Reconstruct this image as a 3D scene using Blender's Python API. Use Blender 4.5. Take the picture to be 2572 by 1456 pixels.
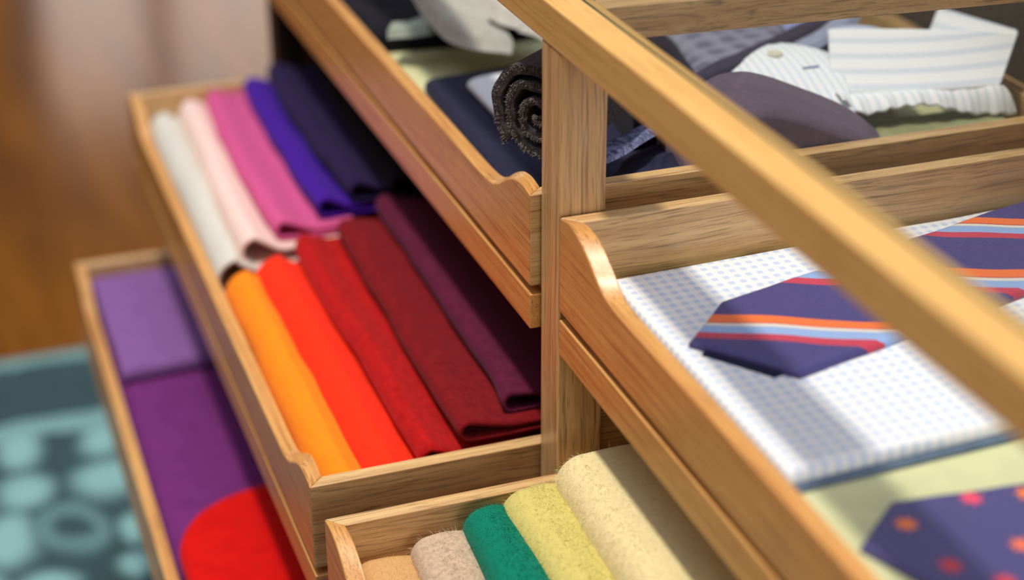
import bpy, math, random
from mathutils import Vector, Matrix, noise
random.seed(7)
for o in list(bpy.data.objects): bpy.data.objects.remove(o)
SC = bpy.context.scene
COL = SC.collection
S = 0.6                      # drafting units -> metres

# ------------------------------------------------------------------ camera
F = 4351.6
YAW, PITCH, ROLL = .34101539, .46303454, -.0055699
def cam_axes():
    cy, sy, cp, sp = math.cos(YAW), math.sin(YAW), math.cos(PITCH), math.sin(PITCH)
    fwd = Vector((sy*cp, cy*cp, -sp)); r = Vector((cy, -sy, 0)); u = r.cross(fwd)
    cr, sr = math.cos(ROLL), math.sin(ROLL)
    return cr*r + sr*u, -sr*r + cr*u, fwd
RT, UP, FW = cam_axes()
def ray(px, py): return RT*((px-1286)/F) - UP*((py-728)/F) + FW
CAM = -ray(1405, 545)*1.8
def on(px, py, ax, val):
    """point of the world plane (axis ax = val) seen at a photo pixel"""
    d = ray(px, py); return CAM + d*((val-CAM[ax])/d[ax])
cd = bpy.data.cameras.new('camera'); cam = bpy.data.objects.new('camera', cd); COL.objects.link(cam)
cd.sensor_width = 36; cd.lens = F/2572*36; cd.clip_start = .01; cd.clip_end = 50
cam.matrix_world = Matrix.Translation(CAM*S) @ Matrix((RT, UP, -FW)).transposed().to_4x4()
cd.dof.use_dof = True; cd.dof.focus_distance = 1.86*S; cd.dof.aperture_fstop = 2.8
SC.camera = cam

# ------------------------------------------------------------------ world, lamps, exposure
SC.view_settings.view_transform = 'Standard'; SC.view_settings.look = 'None'
SC.view_settings.gamma = 1; SC.view_settings.exposure = -0.10; SC.view_settings.use_curve_mapping = False
W = bpy.data.worlds.new('shop_light'); SC.world = W; W.use_nodes = True
nt = W.node_tree; nt.nodes.clear()
tc = nt.nodes.new('ShaderNodeTexCoord'); sp = nt.nodes.new('ShaderNodeSeparateXYZ'); cr = nt.nodes.new('ShaderNodeValToRGB')
mr = nt.nodes.new('ShaderNodeMapRange'); mr.inputs[1].default_value = -1; mr.inputs[2].default_value = 1
bg = nt.nodes.new('ShaderNodeBackground'); wo = nt.nodes.new('ShaderNodeOutputWorld')
nt.links.new(tc.outputs['Generated'], sp.inputs[0]); nt.links.new(sp.outputs[2], mr.inputs[0]); nt.links.new(mr.outputs[0], cr.inputs[0])
nt.links.new(cr.outputs[0], bg.inputs[0]); nt.links.new(bg.outputs[0], wo.inputs[0])
EL = cr.color_ramp.elements
EL[0].position = .45; EL[0].color = (.035, .014, .005, 1)
EL[1].position = 1.0; EL[1].color = (1.05, 1.14, 1.34, 1)
for p_, c_ in ((.52, (.04, .028, .02)), (.68, (.045, .04, .036)), (.76, (.10, .095, .10)), (.84, (.22, .22, .23)), (.92, (.62, .66, .76))):
    e = EL.new(p_); e.color = c_+(1,)
bg.inputs[1].default_value = 1.55
def area(name, loc, target, size, power, color):
    l = bpy.data.lights.new(name, 'AREA'); l.shape = 'DISK'; l.size = size; l.energy = power; l.color = color
    o = bpy.data.objects.new(name, l); COL.objects.link(o); o.location = loc
    o.rotation_euler = (Vector(target)-Vector(loc)).to_track_quat('-Z', 'Y').to_euler(); return o
area('ceiling_spot', (-.50, .0, 2.2), (.03, .05, 0), .17, 51, (1, .93, .79))
fill = area('fill_light', (.7, -3.4, .62), (.3, 0, 0), 1.6, 66, (1, .97, .95)); fill.data.shape = 'RECTANGLE'; fill.data.size = 2.4; fill.data.size_y = .9  # added fill from behind the camera, lifts the faces turned that way

# ------------------------------------------------------------------ material helpers
def lin(c): return tuple(((v/255)/12.92 if v/255 <= .04045 else ((v/255+.055)/1.055)**2.4) for v in c)
def newmat(name):
    m = bpy.data.materials.new(name); m.use_nodes = True; n = m.node_tree; n.nodes.clear()
    b = n.nodes.new('ShaderNodeBsdfPrincipled'); o = n.nodes.new('ShaderNodeOutputMaterial'); n.links.new(b.outputs[0], o.inputs[0])
    return m, n, b
def N(n, t, **kw):
    x = n.nodes.new(t)
    for k, v in kw.items():
        if k.startswith('i'): x.inputs[int(k[1:])].default_value = v
        else: setattr(x, k, v)
    return x
def MA(n, op, a, b=None, c=None, clamp=False):
    x = n.nodes.new('ShaderNodeMath'); x.operation = op; x.use_clamp = clamp
    for i, v in enumerate((a, b, c)):
        if v is None: continue
        if isinstance(v, (int, float)): x.inputs[i].default_value = v
        else: n.links.new(v, x.inputs[i])
    return x.outputs[0]
def MIX(n, f, a, b, mode='MIX'):
    x = n.nodes.new('ShaderNodeMix'); x.data_type = 'RGBA'; x.blend_type = mode
    for i, v in ((0, f), (6, a), (7, b)):
        if isinstance(v, (int, float)): x.inputs[i].default_value = v
        elif isinstance(v, tuple): x.inputs[i].default_value = tuple(v)+((1,) if len(v) == 3 else ())
        else: n.links.new(v, x.inputs[i])
    return x.outputs[2]
def wood(name, axis, light=(230, 192, 136), dark=(196, 150, 96), pore=(104, 66, 36), wander=.35):
    m, n, b = newmat(name)
    t = N(n, 'ShaderNodeTexCoord'); oi = N(n, 'ShaderNodeObjectInfo')
    off = N(n, 'ShaderNodeVectorMath', operation='ADD'); sc = N(n, 'ShaderNodeVectorMath', operation='SCALE')
    n.links.new(oi.outputs['Random'], sc.inputs[0]); sc.inputs[3].default_value = 3.0
    n.links.new(t.outputs['Object'], off.inputs[0]); n.links.new(sc.outputs[0], off.inputs[1])
    # slow wander of the grain lines
    wv = N(n, 'ShaderNodeTexNoise', i2=9.0, i3=2.0); n.links.new(off.outputs[0], wv.inputs[0])
    wm = N(n, 'ShaderNodeVectorMath', operation='SCALE'); n.links.new(wv.outputs[1], wm.inputs[0]); wm.inputs[3].default_value = .02*wander
    ad = N(n, 'ShaderNodeVectorMath', operation='ADD'); n.links.new(off.outputs[0], ad.inputs[0]); n.links.new(wm.outputs[0], ad.inputs[1])
    def stretched(along, across, detail, rough=.5):
        mp = N(n, 'ShaderNodeMapping'); s = [across]*3; s[axis] = along; mp.inputs[3].default_value = s
        n.links.new(ad.outputs[0], mp.inputs[0])
        x = N(n, 'ShaderNodeTexNoise', i2=1.0, i3=detail, i4=rough); n.links.new(mp.outputs[0], x.inputs[0]); return x.outputs[0]
    g1 = stretched(3, 170, 4); g2 = stretched(10, 640, 2); g3 = stretched(34, 1500, 1)
    r1 = N(n, 'ShaderNodeMapRange', i1=.28, i2=.75); n.links.new(g1, r1.inputs[0])
    r2 = N(n, 'ShaderNodeMapRange', i1=.53, i2=.70, i3=0, i4=.62); n.links.new(g2, r2.inputs[0])
    r3 = N(n, 'ShaderNodeMapRange', i1=.58, i2=.72, i3=0, i4=.5); n.links.new(g3, r3.inputs[0])
    c = MIX(n, r1.outputs[0], lin(light), lin(dark)); c = MIX(n, r2.outputs[0], c, lin(pore)); c = MIX(n, r3.outputs[0], c, lin(pore))
    n.links.new(c, b.inputs['Base Color']); b.inputs['Roughness'].default_value = .38
    b.inputs['Specular IOR Level'].default_value = .5; b.inputs['Coat Weight'].default_value = .35; b.inputs['Coat Roughness'].default_value = .25
    bp = N(n, 'ShaderNodeBump', i0=.12, i1=.0006); n.links.new(g2, bp.inputs['Height']); n.links.new(bp.outputs[0], b.inputs['Normal'])
    return m
WX, WY, WZ = (wood('oak_grain_%s' % a, i) for i, a in enumerate(('across', 'along', 'upright')))
WF = wood('oak_front', 1, light=(226, 172, 102), dark=(204, 140, 74), pore=(138, 80, 36), wander=.12)
WB = wood('oak_top_bar', 1, light=(232, 186, 116), dark=(216, 166, 94), pore=(186, 132, 66), wander=.1)
def fabric(name, col, mottle=.12, nscale=220, bump=.35, rough=.95, sheen=.2, tint=None, fine=900):
    m, n, b = newmat(name)
    t = N(n, 'ShaderNodeTexCoord'); x = N(n, 'ShaderNodeTexNoise', i2=float(nscale), i3=4.0); y = N(n, 'ShaderNodeTexNoise', i2=float(fine), i3=2.0)
    n.links.new(t.outputs['Object'], x.inputs[0]); n.links.new(t.outputs['Object'], y.inputs[0])
    r = N(n, 'ShaderNodeMapRange', i1=.3, i2=.7); n.links.new(x.outputs[0], r.inputs[0])
    c = lin(col); a = tuple(min(1, v*(1+mottle)+mottle*.02) for v in c); d = tuple(v*(1-mottle) for v in c)
    n.links.new(MIX(n, r.outputs[0], d, a), b.inputs['Base Color'])
    b.inputs['Roughness'].default_value = rough; b.inputs['Sheen Weight'].default_value = sheen; b.inputs['Sheen Roughness'].default_value = .5
    b.inputs['Sheen Tint'].default_value = tuple(min(1, v*1.0+.15) for v in (tint and lin(tint) or c))+(1,)
    b.inputs['Specular IOR Level'].default_value = .2
    h = MA(n, 'ADD', x.outputs[0], y.outputs[0])
    bp = N(n, 'ShaderNodeBump', i0=bump, i1=.0008); n.links.new(h, bp.inputs['Height']); n.links.new(bp.outputs[0], b.inputs['Normal'])
    return m
def plain(name, col, rough=.5, metal=0.0):
    m, n, b = newmat(name); b.inputs['Base Color'].default_value = lin(col)+(1,); b.inputs['Roughness'].default_value = rough
    b.inputs['Metallic'].default_value = metal; return m

# ------------------------------------------------------------------ object helpers
BASE = {}
def thing(name, label, cat, base=(0, 0, 0), group=None):
    o = bpy.data.objects.new(name, None); COL.objects.link(o); o.empty_display_size = .05
    o.location = Vector(base)*S; BASE[o.name] = Vector(base)*S
    o['label'] = label; o['category'] = cat
    if group: o['group'] = group
    return o
def mesh(name, V, Fc, mat, parent=None, smooth=False, bevel=0, label=None, cat=None, group=None, kind=None, base=None):
    off = BASE[parent.name] if parent else Vector(base or (0, 0, 0))*S
    me = bpy.data.meshes.new(name); me.from_pydata([Vector(v)*S-off for v in V], [], Fc)
    me.validate(); me.materials.append(mat)
    o = bpy.data.objects.new(name, me); COL.objects.link(o)
    if parent: o.parent = parent
    else: o.location = off
    BASE[o.name] = off
    import bmesh
    bm = bmesh.new(); bm.from_mesh(me); bmesh.ops.recalc_face_normals(bm, faces=bm.faces); bm.to_mesh(me); bm.free()
    if smooth:
        for p in me.polygons: p.use_smooth = True
    if bevel:
        md = o.modifiers.new('edge', 'BEVEL'); md.width = bevel; md.segments = 3; md.limit_method = 'ANGLE'; md.angle_limit = math.radians(42)
        for p in me.polygons: p.use_smooth = True
        md.harden_normals = True
    for k, v in (('label', label), ('category', cat), ('group', group), ('kind', kind)):
        if v: o[k] = v
    return o
def boxvf(x0, x1, y0, y1, z0, z1):
    V = [(x, y, z) for x in (x0, x1) for y in (y0, y1) for z in (z0, z1)]
    return V, [(0, 1, 3, 2), (4, 6, 7, 5), (0, 4, 5, 1), (2, 3, 7, 6), (0, 2, 6, 4), (1, 5, 7, 3)]
def box(name, b, mat, parent=None, bevel=.0008, **k):
    V, Fc = boxvf(*b); return mesh(name, V, Fc, mat, parent, bevel=bevel, **k)
def interp(tab, x):
    if x <= tab[0][0]: return tab[0][1]
    for (a, b), (c, d) in zip(tab, tab[1:]):
        if x <= c:
            t = (x-a)/(c-a); return b+(d-b)*t
    return tab[-1][1]
def smooth_tab(tab, x):        # catmull-rom through the table
    n = len(tab)
    if x <= tab[0][0]: return tab[0][1]
    if x >= tab[-1][0]: return tab[-1][1]
    for i in range(n-1):
        if x <= tab[i+1][0]:
            p0, p1, p2, p3 = tab[max(i-1, 0)], tab[i], tab[i+1], tab[min(i+2, n-1)]
            h = p2[0]-p1[0]; t = (x-p1[0])/h
            m1 = (p2[1]-p0[1])/(p2[0]-p0[0])*h; m2 = (p3[1]-p1[1])/(p3[0]-p1[0])*h
            return (2*t**3-3*t*t+1)*p1[1]+(t**3-2*t*t+t)*m1+(-2*t**3+3*t*t)*p2[1]+(t**3-t*t)*m2

# ------------------------------------------------------------------ floor, rug, walls
FZ = -1.4
def floor_mat():
    m, n, b = newmat('polished_floor')
    t = N(n, 'ShaderNodeTexCoord'); mp = N(n, 'ShaderNodeMapping'); mp.inputs[3].default_value = (7, .9, 1); n.links.new(t.outputs['Object'], mp.inputs[0])
    x = N(n, 'ShaderNodeTexNoise', i2=1.5, i3=5.0); n.links.new(mp.outputs[0], x.inputs[0])
    r = N(n, 'ShaderNodeMapRange', i1=.3, i2=.7); n.links.new(x.outputs[0], r.inputs[0])
    n.links.new(MIX(n, r.outputs[0], lin((96, 52, 3)), lin((150, 88, 12))), b.inputs['Base Color'])
    b.inputs['Roughness'].default_value = .17
    return m
box('floor', (-6, 6, -5, 14, FZ-.08, FZ), floor_mat(), bevel=0, kind='structure')
RY = on(0, 925, 2, FZ)[1]
def rug_mat():
    m, n, b = newmat('teal_rug_pile')
    t = N(n, 'ShaderNodeTexCoord'); sp_ = N(n, 'ShaderNodeSeparateXYZ')
    ns = N(n, 'ShaderNodeTexNoise', i2=9.0, i3=2.0); n.links.new(t.outputs['Object'], ns.inputs[0])
    sb = N(n, 'ShaderNodeVectorMath', operation='SUBTRACT'); n.links.new(ns.outputs[1], sb.inputs[0]); sb.inputs[1].default_value = (.5, .5, .5)
    sl = N(n, 'ShaderNodeVectorMath', operation='SCALE'); sl.inputs[3].default_value = .05; n.links.new(sb.outputs[0], sl.inputs[0])
    ad = N(n, 'ShaderNodeVectorMath', operation='ADD'); n.links.new(t.outputs['Object'], ad.inputs[0]); n.links.new(sl.outputs[0], ad.inputs[1]); n.links.new(ad.outputs[0], sp_.inputs[0])
    X, Y = sp_.outputs[0], sp_.outputs[1]
    lo = N(n, 'ShaderNodeTexNoise', i2=5.0, i3=3.0); n.links.new(t.outputs['Object'], lo.inputs[0])
    def P(px, py): q = on(px, py, 2, FZ)*S; return q.x, q.y
    def ell(px, py, wpx, hpx, soft=.25):
        x, y = P(px, py); rx = abs(P(px+wpx, py)[0]-P(px-wpx, py)[0])/2; ry = abs(P(px, py-hpx)[1]-P(px, py+hpx)[1])/2
        dx = MA(n, 'DIVIDE', MA(n, 'SUBTRACT', X, x), rx); dy = MA(n, 'DIVIDE', MA(n, 'SUBTRACT', Y, y), ry)
        return MA(n, 'SQRT', MA(n, 'ADD', MA(n, 'MULTIPLY', dx, dx), MA(n, 'MULTIPLY', dy, dy)))
    def soft(d, r, w):  # 1 inside r
        return MA(n, 'DIVIDE', MA(n, 'SUBTRACT', r+w, d), 2*w, clamp=True)
    mask = None
    for px, py, w, h in ((45, 1150, 65, 48), (60, 1255, 95, 48), (285, 1215, 95, 55), (255, 1120, 60, 36), (30, 1380, 80, 75), (345, 1345, 45, 45),
                         (335, 1440, 60, 32), (-130, 1200, 70, 40), (-150, 1330, 80, 60), (470, 1180, 70, 45), (520, 1300, 60, 50), (110, 1500, 90, 40), (-60, 1500, 80, 45), (260, 1560, 80, 45)):
        s = soft(ell(px, py, w, h), .90, .34); mask = s if mask is None else MA(n, 'MAXIMUM', mask, s)
    d = ell(190, 1342, 95, 62); ring = MA(n, 'MULTIPLY', MA(n, 'SUBTRACT', soft(d, 1.0, .2), soft(d, .50, .16)), .45)
    mask = MA(n, 'MAXIMUM', mask, ring)
    ya, yb, yc = P(120, 1092)[1], P(120, 1068)[1], P(0, 990)[1]
    band = MA(n, 'MULTIPLY', MA(n, 'MULTIPLY', MA(n, 'GREATER_THAN', Y, P(160, 1105)[1]), MA(n, 'LESS_THAN', Y, P(160, 1062)[1])), .75)
    mask = MA(n, 'MAXIMUM', mask, band)
    y_edge = RY*S
    edge = MA(n, 'MULTIPLY', MA(n, 'GREATER_THAN', Y, y_edge-.035), .7); mask = MA(n, 'MAXIMUM', mask, edge)
    c1 = MIX(n, lo.outputs[0], lin((26, 52, 58)), lin((52, 88, 90)))
    n.links.new(MIX(n, mask, c1, lin((140, 188, 184))), b.inputs['Base Color']); b.inputs['Roughness'].default_value = .95; b.inputs['Sheen Weight'].default_value = .2
    return m
box('patterned_rug', (-2.6, -.02, -1.6, RY, FZ+.001, FZ+.022), rug_mat(), bevel=.004, label='teal patterned rug with blurred pale blobs lying on the brown floor', cat='rug')
wallm = plain('warm_plaster', (206, 176, 160), .8)
box('wall_far', (-6, 6, 12.2, 12.5, FZ, 4.6), wallm, bevel=0, kind='structure')
gm_ = bpy.data.materials.new('added_glow'); gm_.use_nodes = True; nn = gm_.node_tree; nn.nodes.clear()  # emission for unseen panels, added to brighten the reflection in the floor
em = N(nn, 'ShaderNodeEmission'); em.inputs[0].default_value = (1, .84, .74, 1); em.inputs[1].default_value = 2.0; oo = N(nn, 'ShaderNodeOutputMaterial'); nn.links.new(em.outputs[0], oo.inputs[0])
box('glow_panel_1', (.35, 1.15, 12.15, 12.19, -.2, 1.5), gm_, bevel=0, kind='structure')
box('glow_panel_2', (1.35, 2.9, 12.15, 12.19, -.2, 1.9), gm_, bevel=0, kind='structure')
box('wall_left', (-6.2, -5.9, -5, 12.5, FZ, 4.6), wallm, bevel=0, kind='structure')

# ------------------------------------------------------------------ display case carcass
PH = .052; ZB = .1765; ZT = .221
case = thing('display_case', 'long oak display case with glass top and pull-out trays', 'display case', (.35, 0, FZ))
def post(y0, m=None, **k):
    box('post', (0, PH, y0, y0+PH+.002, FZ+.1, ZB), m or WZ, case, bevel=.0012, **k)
post(0); post(1.405, wood('oak_painted_shade', 2, light=(40, 26, 18), dark=(28, 18, 12), pore=(12, 8, 6)), label='post at the far end, its shade put into the wood colour'); post(-1.41)  # far post only: the shade on it is painted into its wood colours
for y0 in (0, 1.405, -1.41): box('rear_post', (.70, .752, y0, y0+.054, FZ+.1, ZB), WZ, case, bevel=.0012)
# front top bar: thick outer bar with a rebate that carries the glass
def prism(name, prof, y0, y1, mat, parent, bevel=.0012):
    n = len(prof); V = [(x, y, z) for y in (y0, y1) for x, z in prof]
    Fc = [tuple(range(n)), tuple(range(2*n-1, n-1, -1))]+[(i, (i+1) % n, n+(i+1) % n, n+i) for i in range(n)]
    return mesh(name, V, Fc, mat, parent, bevel=bevel)
prism('top_rail', [(-.001, ZB), (.056, ZB), (.056, .2128), (.0344, .2128), (.0344, ZT), (-.001, ZT)], -1.42, 1.47, WB, case, bevel=.0016)
prism('top_rail', [(.753, ZB), (.753, ZT), (.7188, ZT), (.7188, .2128), (.70, .2128), (.70, ZB)], -1.42, 1.47, WB, case, bevel=.0016)
def beam(yl, yr, w, name='cross_rail'):
    x0, x1 = .056, .70; zb, zt = ZB, .2126
    V = [(x0, yl, zb), (x0, yl, zt), (x0, yl+w, zb), (x0, yl+w, zt), (x1, yr, zb), (x1, yr, zt), (x1, yr+w, zb), (x1, yr+w, zt)]
    mesh(name, V, [(0, 1, 3, 2), (4, 6, 7, 5), (0, 4, 5, 1), (2, 3, 7, 6), (0, 2, 6, 4), (1, 5, 7, 3)], WX, case, bevel=.0012)
beam(.0213, -.0265, .03)
beam(1.42, 1.42, .045); beam(-1.405, -1.405, .045)
# inner carcass
for y0 in (.015, 1.425, -1.395): box('partition', (.0525, .699, y0, y0+.018, FZ+.1, -.06), WX, case, bevel=.0006)
box('back_panel', (.735, .747, -1.36, 1.40, FZ+.1, -.03), WY, case, bevel=.0006)
box('felt_backing', (.737, .745, -1.36, 1.40, -.03, ZB), fabric('taupe_felt', (84, 76, 68), .15, 150, .5), case, bevel=0, label='dark taupe felt covered back of the display')
box('plinth', (.03, .73, -1.39, 1.44, FZ, FZ+.1), WY, case, bevel=.001)
box('base_board', (.0, .75, -1.41, 1.46, FZ+.1, FZ+.13), WY, case, bevel=.001)
for y0 in (1.36, .06, -.055, -1.35):
    for z0 in (-.185, -.495, -.80): box('runner', (.06, .69, y0+(.05 if y0 in (1.36, -.055) else -.01), y0+(.062 if y0 in (1.36, -.055) else .002), z0, z0+.02), WX, case, bevel=.0004)
# glass sheet
def glass_mat():
    m = bpy.data.materials.new('clear_glass'); m.use_nodes = True; n = m.node_tree; n.nodes.clear()
    tr = N(n, 'ShaderNodeBsdfTransparent'); tr.inputs[0].default_value = (.975, .985, .98, 1)
    gl = N(n, 'ShaderNodeBsdfGlossy'); gl.inputs['Roughness'].default_value = .03
    fr = N(n, 'ShaderNodeFresnel'); ge = N(n, 'ShaderNodeNewGeometry')
    n.links.new(MA(n, 'ADD', 1.45, MA(n, 'MULTIPLY', ge.outputs['Backfacing'], 1/1.45-1.45)), fr.inputs[0])   # same reflectance from inside the sheet
    mx = N(n, 'ShaderNodeMixShader'); o = N(n, 'ShaderNodeOutputMaterial')
    n.links.new(fr.outputs[0], mx.inputs[0]); n.links.new(tr.outputs[0], mx.inputs[1]); n.links.new(gl.outputs[0], mx.inputs[2]); n.links.new(mx.outputs[0], o.inputs[0]); return m
GL = glass_mat()
box('glass_top', (.0368, .7172, -1.40, 1.45, .2136, ZT-.0004), GL, case, bevel=0)
box('glass_edge', (.0347, .0367, -1.40, 1.45, .2136, ZT-.0006), plain('green_glass_edge', (18, 62, 54), .25), case, bevel=0, label='dark green polished edge of the glass top')
# small clear bumper under the front rail
def disc(name, c, r, h, mat, parent=None, axis=2, seg=32, rings=((0, 0), (.86, 0), (1, .2), (1, .8), (.86, 1), (0, 1)), **k):
    V = []; Fc = []
    for rr, hh in rings:
        for i in range(seg):
            a = 2*math.pi*i/seg; u, v, w = r*rr*math.cos(a), r*rr*math.sin(a), h*hh
            p = {2: (u, v, w), 1: (u, w, v), 0: (w, u, v)}[axis]; V.append((c[0]+p[0], c[1]+p[1], c[2]+p[2]))
    for j in range(len(rings)-1):
        for i in range(seg): Fc.append((j*seg+i, j*seg+(i+1) % seg, (j+1)*seg+(i+1) % seg, (j+1)*seg+i))
    return mesh(name, V, Fc, mat, parent, smooth=True, **k)
bmm = bpy.data.materials.new('clear_rubber'); bmm.use_nodes = True
bb = bmm.node_tree.nodes['Principled BSDF']; bb.inputs['Transmission Weight'].default_value = 1; bb.inputs['Roughness'].default_value = .15; bb.inputs['IOR'].default_value = 1.3
bp_ = on(1328, 105, 0, .018)
disc('bumper', bp_, .0052, .003, GL, case, axis=1, label='clear round bumper hanging under the front rail')
box('bumper_pin', (bp_.x-.0003, bp_.x+.0003, bp_.y+.0016, bp_.y+.0022, bp_.z, ZB), GL, case, bevel=0)

# ------------------------------------------------------------------ pull-out trays
T = .0185
PROF = [(0, 0), (.022, .0030), (.045, .0005), (.066, -.0070), (.084, -.0165), (.10, -.026), (.122, -.0345), (.15, -.0375), (.18, -.0382)]
def tray(label, xf, z, y0, y1, depth, rear=.002):
    """y0 near end, y1 far end; z top of corners; xf front face"""
    t = thing('tray_drawer', label, 'drawer', (xf+depth/2, (y0+y1)/2, z-.16), group='pull-out oak trays of the display case')
    zb = z-.1087
    L = y1-y0; ds = [i*.0075 for i in range(25)]
    ys = sorted(set(round(v, 5) for v in [y0+d for d in ds]+[y1-d for d in ds]+[y0+.18+(L-.36)*i/12 for i in range(1, 12)]))
    V = []
    for y in ys:
        d = min(y-y0, y1-y); zt = z+smooth_tab(PROF, d)
        yi = y0+T+(y-y0)*(L-2*T)/L
        V += [(xf, y, zb), (xf, y, zt), (xf+T, yi, zt), (xf+T, yi, zb)]
    n = len(ys); Fc = [(0, 1, 2, 3), (4*n-4, 4*n-1, 4*n-2, 4*n-3)]
    for i in range(n-1):
        a, b = 4*i, 4*i+4
        for k in range(4): Fc.append((a+k, b+k, b+(k+1) % 4, a+(k+1) % 4))
    mesh('front_panel', V, Fc, WF, t, bevel=.0011)
    x1 = xf+depth
    for yo, yi in ((y0, y0+T), (y1, y1-T)):
        V = [(xf, yo, zb), (xf, yo, z), (x1, yo, zb), (x1, yo, z), (xf+T, yi, zb), (xf+T, yi, z), (x1, yi, zb), (x1, yi, z)]
        mesh('side_panel', V, [(0, 1, 3, 2), (4, 6, 7, 5), (0, 4, 5, 1), (2, 3, 7, 6), (0, 2, 6, 4), (1, 5, 7, 3)], WX, t, bevel=.0009)
    box('rear_panel', (x1-T, x1-.0005, y0+T, y1-T, zb, z-rear), WY, t, bevel=.0008)
    box('bottom', (xf+T, x1-T, y0+T, y1-T, zb+.008, zb+.018), WY, t, bevel=0)
    box('lower_rail', (xf, xf+T*.95, y0, y1, z-.1612, z-.1190), WF, t, bevel=.0009)
    box('sliding_shelf', (xf+T*.95, x1, y0+.012, y1-.012, z-.150, zb-.003), WY, t, bevel=.0006, label='thin shelf board the tray rides on')
    if z > -.1: box('felt_lining', (xf+T, x1-T, y0+T, y1-T, zb+.018, -.076), M_GREEN, t, bevel=0, label='pale green felt lining')
    return t
M_GREEN = fabric('pale_green_felt', (206, 206, 160), .05, 60, .2)
ZC = .0022
T1F = tray('closed oak top tray beyond the middle post, holding a rolled grey scarf and navy garments', -.0108, ZC, .0595, 1.3985, .7293, .024)
T1N = tray('oak top tray nearest the camera with a checked shirt and ties on green felt', -.0020, ZC, -1.352, -.0060, .7205, .024)
T2F = tray('pulled-out oak tray full of red, orange, pink and violet scarves', -.2694, -.3090, .0595, 1.3985, .66)
T2N = tray('pulled-out oak tray of fluffy beige, green and yellow scarves', -.2694, -.3090, -1.352, -.0060, .66)
T3F = tray('lowest pulled-out oak tray with purple and red folded cloth', -.3980, -.6170, .0595, 1.3985, .66)

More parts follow.
